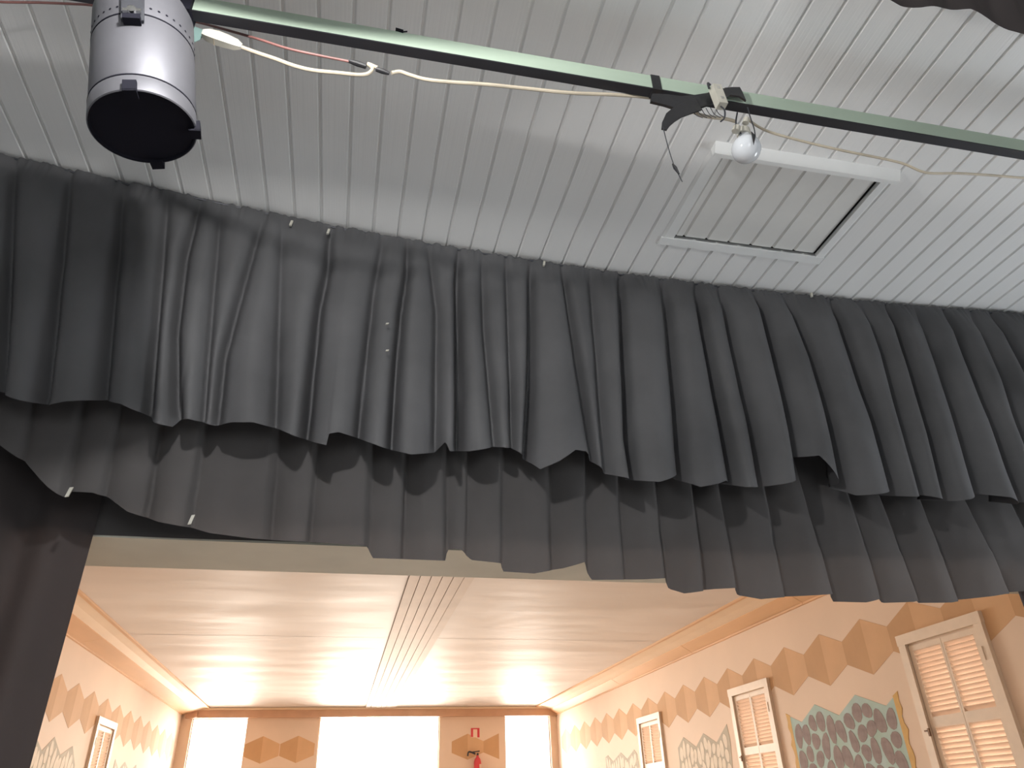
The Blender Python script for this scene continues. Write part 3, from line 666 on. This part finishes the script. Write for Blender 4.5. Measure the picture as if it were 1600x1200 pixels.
# ---- the lantern (fitted from its rims)
S = 0.105 / 0.118
cB = Vector((-0.5691, 1.3623, 1.4339)) * S; ax = Vector((-0.1848, -0.0621, 0.9808)).normalized(); r = 0.105
lan = thing('stage_lantern', tuple(cB), 'cylindrical grey metal stage lantern with black front, hung from the bar', 'lantern')
uu = ax.cross(Vector((0, 1, 0))).normalized(); vv = ax.cross(uu)
def around(t, d, rr): return cB + ax * d + (uu * math.cos(t) + vv * math.sin(t)) * rr
lo, hi, Lc = 0.0495 * S, 0.2519 * S, 0.352
body = MB().lathe(cB, ax, [(lo, r * 0.985), (lo + 0.004, r), (hi - 0.003, r), (hi, r * 0.985)], 64).build('body', M['grey_metal'], lan, True)
MB().lathe(cB, ax, [(hi, r * 0.975), (hi + 0.003, r), (Lc - 0.03, r), (Lc, r * 0.9), (Lc + 0.01, 0)], 64).build('rear_cap', M['grey_metal'], lan, True)
MB().lathe(cB, ax, [(lo - 0.0015, r * 0.99), (lo - 0.0015, r * 1.012), (lo + 0.0015, r * 1.012), (lo + 0.0015, r * 0.99)], 64).build('seam_ring', M['black_metal'], lan, True)
MB().lathe(cB, ax, [(hi - 0.001, r * 0.985), (hi - 0.001, r * 1.004), (hi + 0.002, r * 1.004), (hi + 0.002, r * 0.985)], 64).build('seam_ring', M['black_metal'], lan, True)
MB().lathe(cB, ax, [(lo, r * 0.99), (lo - 0.003, r * 1.008), (0.002, r * 1.008), (0.0, r * 0.985), (0.004, r * 0.975)], 64).build('front_rim', M['rim_metal'], lan, True)
MB().lathe(cB, ax, [(0.004, r * 0.98), (0.0, r * 0.98), (0.0, r * 0.95), (0.006, r * 0.94), (0.006, 0.0)], 64).build('front_disc', M['black_metal'], lan, True)
def angle_of(px, py):
    best = None
    for i in range(360):
        q = around(math.radians(i), 0, r) ; c = RW.transposed() @ q; X = 800 + F * c.x / -c.z; Yp = 600 - F * c.y / -c.z
        e = (X - px) ** 2 + (Yp - py) ** 2
        if best is None or e < best[0]: best = (e, math.radians(i))
    return best[1]
for px, py in ((203, 139), (311, 205), (246, 259)):
    t = angle_of(px, py); c = around(t, 0.006, r * 1.02); rad = (uu * math.cos(t) + vv * math.sin(t)); tan = ax.cross(rad)
    MB().obox(c, rad * 0.006, tan * 0.013, ax * 0.014).obox(c - ax * 0.013 - rad * 0.006, rad * 0.012, tan * 0.013, ax * 0.0025).build('frame_clip', M['black_metal'], lan)
for i in range(40):
    t = 2 * math.pi * i / 40; c = around(t, hi + 0.022, r); rad = (uu * math.cos(t) + vv * math.sin(t))
    MB().lathe(c - rad * 0.001, rad, [(0, 0.0), (0.0016, 0.003), (0.0018, 0.0)], 8).build('vent_hole', M['black_metal'], lan)
# bracket plate with wing nut on the camera side
t = angle_of(203, 139) + 0.03; rad = (uu * math.cos(t) + vv * math.sin(t)); tan = ax.cross(rad)
yk = MB().obox(around(t, hi + 0.02, r + 0.004), rad * 0.003, tan * 0.022, ax * 0.050).build('yoke_plate', M['dark_metal'], lan)
MB().obox(around(t, hi - 0.032, r + 0.010), rad * 0.009, tan * 0.017, ax * 0.007).build('stop_block', M['black_metal'], yk)
c = around(t, hi - 0.008, r + 0.012)
MB().lathe(c - rad * 0.008, rad, [(0, 0.010), (0.014, 0.009), (0.016, 0.0)], 12).obox(c + tan * 0.011, rad * 0.003, tan * 0.007, ax * 0.004).obox(c - tan * 0.011, rad * 0.003, tan * 0.007, ax * 0.004).build('wing_nut', M['chrome'], yk, True)
# yoke strap over the rear cap to the bar clamp
q0 = around(t, hi + 0.07, r + 0.004); q3 = around(t + math.pi, hi + 0.07, r + 0.004)
top = cB + ax * (Lc + 0.020)
pth = smooth_path([q0, around(t, Lc - 0.0, r + 0.006), around(t, Lc + 0.018, r * 0.6), top, around(t + math.pi, Lc + 0.018, r * 0.6), around(t + math.pi, Lc, r + 0.006), q3], 5)
mbk = MB()
for a, b in zip(pth, pth[1:]):
    d = (b - a); mbk.obox((a + b) / 2, d * 0.52, tan * 0.018, d.cross(tan).normalized() * 0.0025)
mbk.build('yoke', M['dark_metal'], lan)
MB().tube([top, (top.x + 0.03, 1.205, bz0 - 0.030), (top.x + 0.07, 1.214, bz0 - 0.019)], 0.008, 10).build('spigot', M['black_metal'], lan)
xa, xb = top.x + 0.045, top.x + 0.095
MB().box(xa, xb, by0 - 0.014, by1 + 0.014, bz0 - 0.016, bz0).box(xa, xb, by0 - 0.014, by0, bz0, bz1 + 0.014).box(xa, xb, by1, by1 + 0.014, bz0, bz1 + 0.014).box(xa, xb, by0, by1, bz1, bz1 + 0.014).build('bar_clamp', M['black_metal'], bar)
# ---- shaded pendant lamp
pl = thing('pendant_lamp', LAMP, 'lamp with an added flat shade that cuts its upward light, hanging above the camera', 'lamp')
Lv = Vector(LAMP)
MB().lathe(Lv, (0, 0, 1), [(0.088, 0.300), (0.098, 0.20), (0.115, 0.06), (0.13, 0.022), (0.13, 0.0)], 40).build('shade', M['plaster'], pl, True)  # unseen shade, added to keep the lamp's light off the ceiling
MB().tube([Lv + Vector((0, 0, 0.10)), Lv + Vector((0, 0, CEIL - LAMP[2] + 0.01))], 0.004, 8).build('cord', M['dark_metal'], pl, True)
MB().lathe(Lv, (0, 0, 1), [(0.032, 0.0), (0.034, 0.014), (0.11, 0.016), (0.115, 0.0)], 16).build('holder', M['white_plastic'], pl, True)

# ---- wires and cords
def path_on(pxs, Y): return smooth_path([onY(a, b, Y) for a, b in pxs], 6)
def dists(pts): return [tuple(p) for p in pts]
WY = 1.236
wire = thing('red_wire', tuple(onY(300, 40, WY)), 'thin brownish red wire running behind the lantern to the taped joint', 'wire')
MB().tube(smooth_path([onY(a, b, q) for a, b, q in [(-60, -2, 1.36), (0, 3, 1.36), (60, 4, 1.36), (110, 6, 1.36), (150, 9, 1.36), (230, 22, 1.36), (300, 33, 1.34), (340, 43, 1.29), (400, 60, 1.245), (450, 76, WY), (500, 87, WY), (545, 96, WY)]], 6), 0.0032, 8).build('strand', M['red_wire'], wire, True)
p1 = onY(545, 95, WY); p2 = onY(572, 104, WY); MB().tube([p1, p1.lerp(p2, 0.5), p2], [0.005, 0.007, 0.006], 8).build('tape_joint', M['black_tape'], wire, True)

cord = thing('power_cord', tuple(onY(600, 112, WY)), 'cream flex sagging along the bar from the white plug to the bulb holder', 'cord')
MB().tube(path_on([(378, 74), (400, 82), (430, 92), (460, 103), (490, 110), (530, 114), (560, 117), (575, 115), (582, 107), (575, 100), (590, 106)], WY), 0.0048, 8).build('strand', M['cream_cord'], cord, True)
p1 = onY(588, 108, WY); p2 = onY(608, 115, WY); MB().tube([p1, p1.lerp(p2, 0.5), p2], [0.006, 0.0065, 0.004], 8).build('tape_joint', M['black_tape'], cord, True)
MB().tube(path_on([(612, 114), (625, 112), (640, 117), (665, 124), (700, 128), (760, 132), (820, 138), (890, 145), (960, 148), (1010, 152), (1050, 160), (1090, 178), (1110, 183), (1135, 186), (1150, 190)], WY), 0.0048, 8).build('strand', M['cream_cord'], cord, True)
pa = onY(318, 52, WY); pb = onY(378, 73, WY); d = (pb - pa)
MB().tube([pa, pa + d * 0.12, pa + d * 0.35, pa + d * 0.6, pa + d * 0.85, pa + d * 1.0], [0.011, 0.0165, 0.0185, 0.0175, 0.0145, 0.007], 6).build('plug', M['white_plastic'], cord, True)
MB().tube([pa + d * 0.33, pa + d * 0.36], [0.0190, 0.0190], 6).build('plug_seam', M['cream_cord'], cord)
MB().extr([onY(296, 38, WY + 0.01), onY(322, 48, WY + 0.01), onY(312, 62, WY + 0.01), onY(302, 66, WY + 0.01)], (0, 0.002, 0)).build('flap', M['teal'], cord)

cord2 = thing('power_cord', tuple(onY(1400, 262, WY)), 'cream flex running from the bulb across the hatch to the right edge', 'cord')
MB().tube(path_on([(1168, 186), (1185, 198), (1205, 207), (1240, 217), (1280, 227), (1330, 238), (1380, 248), (1412, 256), (1440, 268), (1460, 271), (1500, 271), (1550, 274), (1600, 278), (1680, 282)], WY), 0.0036, 8).build('strand', M['cream_cord'], cord2, True)

# ---- bulb with holder
BYb = 1.205
bc = onY(1166, 233, BYb); bt_ = onY(1160, 196, BYb)
rb = 22.5 / F * (RW.transposed() @ bc).z * -1
bl = thing('light_bulb', tuple(bc), 'unlit round opal light bulb hanging from the bar beside the hatch', 'bulb')
axb = (bt_ - bc).normalized()
prof = [(-rb, 0.0)] + [(-rb * math.cos(a), rb * math.sin(a)) for a in [math.pi * i / 16 for i in range(1, 13)]] + [(rb * 1.0, rb * 0.55), (rb * 1.3, rb * 0.42)]
MB().lathe(bc, axb, prof, 32).build('globe', M['bulb'], bl, 'all')
MB().lathe(bc, axb, [(rb * 1.25, rb * 0.42), (rb * 1.27, rb * 0.50), (rb * 1.9, rb * 0.46), (rb * 1.95, 0.0)], 20).build('holder', M['white_plastic'], bl, True)
for px, py, rr in ((1149, 203, 0.011), (1164, 190, 0.009)):
    q = onY(px, py, BYb - 0.02); MB().lathe(q - Vector((0, 0, 0.006)), (0.3, -0.3, 1), [(0, 0), (0, rr), (0.016, rr * 0.9), (0.018, 0)], 12).build('connector', M['white_plastic'], bl, True)
for q, d_, rr in (([(1152, 176), (1150, 192), (1155, 206), (1163, 210)], 0.01, 0.0022), ([(1168, 168), (1172, 182), (1178, 200), (1180, 212)], 0.03, 0.0016)): MB().tube(path_on(q, BYb - d_), rr, 6).build('lead', M['dark_metal'], bl, True)
MB().extr([onY(1174, 205, BYb - rb * 1.15), onY(1181, 212, BYb - rb * 1.15), onY(1178, 226, BYb - rb * 1.15)], (0, 0.002, 0)).build('flap', M['black_tape'], bl)  # small dark triangle just in front of the globe

# ---- white terminal block and black strap on the bar
tb = thing('terminal_block', tuple(onY(1122, 150, by0 - 0.02)), 'white plastic terminal block tied against the bar left of the bulb', 'connector')
c0 = onY(1117, 137, by0 - 0.047); c1 = onY(1128, 166, by0 - 0.047); d = (c1 - c0) * 0.5; sdv = d.cross(Vector((0, 1, 0))).normalized()
MB().obox((c0 + c1) / 2, d, sdv * 0.0125, (0, 0.012, 0)).build('block', M['white_plastic'], tb)
for k in (0.4, 1.5): MB().obox(c0 + d * k - Vector((0, 0.0125, 0)), d * 0.12, sdv * 0.004, (0, 0.001, 0)).build('screw', M['chrome'], tb)
for q, rr in (([(1108, 138), (1106, 130), (1110, 133)], 0.003), ([(1126, 166), (1132, 172), (1132, 184), (1126, 190)], 0.0022)): MB().tube(path_on(q, by0 - 0.047), rr, 6).build('lead', M['dark_metal'], tb, True)

st = thing('black_strap', tuple(onY(1060, 170, by0 - 0.01)), 'black cloth strap knotted round the bar with drooping end', 'strap')
def ribbon(center, hw, Y0, mat_, name, par, th=0.0035):
    """strap: list of (px, py, Y, half width px vector)"""
    mb = MB(); pts = center; L = [onY(a + hx, b + hy, Y) for a, b, Y, hx, hy in pts]; Rr = [onY(a - hx, b - hy, Y) for a, b, Y, hx, hy in pts]
    n = len(pts); vs = []
    for i in range(n): vs += [L[i], Rr[i], L[i] + Vector((0, th, 0)), Rr[i] + Vector((0, th, 0))]
    fs = []
    for i in range(n - 1):
        a = 4 * i; b = a + 4; fs += [(a, a + 1, b + 1, b), (a + 2, b + 2, b + 3, a + 3), (a, b, b + 2, a + 2), (a + 1, a + 3, b + 3, b + 1)]
    fs += [(0, 2, 3, 1), (4 * n - 4, 4 * n - 3, 4 * n - 1, 4 * n - 2)]
    return mb.add(vs, fs).build(name, mat_, par, True)
g = by0 - 0.012
ribbon([(1018, 152, g, 1, -6), (1040, 155, g, 2, -8), (1062, 160, g - 0.006, 2, -10), (1082, 160, g - 0.01, 4, -12), (1100, 156, g - 0.012, 5, -11), (1118, 150, g - 0.01, 6, -11), (1134, 146, g - 0.004, 4, -9)], 0, g, M['black_tape'], 'knot', st, 0.008)
ribbon([(1092, 162, g - 0.014, 5, 9), (1075, 168, g - 0.018, 5, 9), (1060, 174, g - 0.02, 6, 8), (1048, 183, g - 0.02, 7, 6), (1041, 193, g - 0.02, 6, 3), (1038, 202, g - 0.02, 4, 1)], 0, g, M['black_tape'], 'loose_end', st, 0.004)
ribbon([(1130, 147, g - 0.006, 2, -10), (1142, 142, g - 0.008, 1, -6), (1156, 143, g - 0.008, 0, -7), (1163, 150, g - 0.004, -3, -7)], 0, g, M['black_tape'], 'bow', st, 0.006)
for k in range(6):
    x = 1082 + k * 7; MB().tube(path_on([(x, 172 - k), (x + 6, 180 - k * 0.5), (x + 16, 184)], g - 0.012), 0.0011, 5).build('frayed_thread', M['dark_metal'], st)
stg = thing('hanging_string', tuple(onY(1050, 230, g - 0.02)), 'thin dark string dangling from the end of the black strap', 'string')
MB().tube(path_on([(1036, 198), (1040, 215), (1047, 240), (1053, 258), (1060, 272), (1066, 284)], g - 0.02), 0.0012, 6).build('thread', M['dark_metal'], stg, True)
pa = onY(1051, 256, g - 0.022); pb = onY(1061, 272, g - 0.022); MB().tube([pa, pa.lerp(pb, 0.4), pb], [0.002, 0.0048, 0.002], 6).build('tape_tag', M['black_tape'], stg, True)
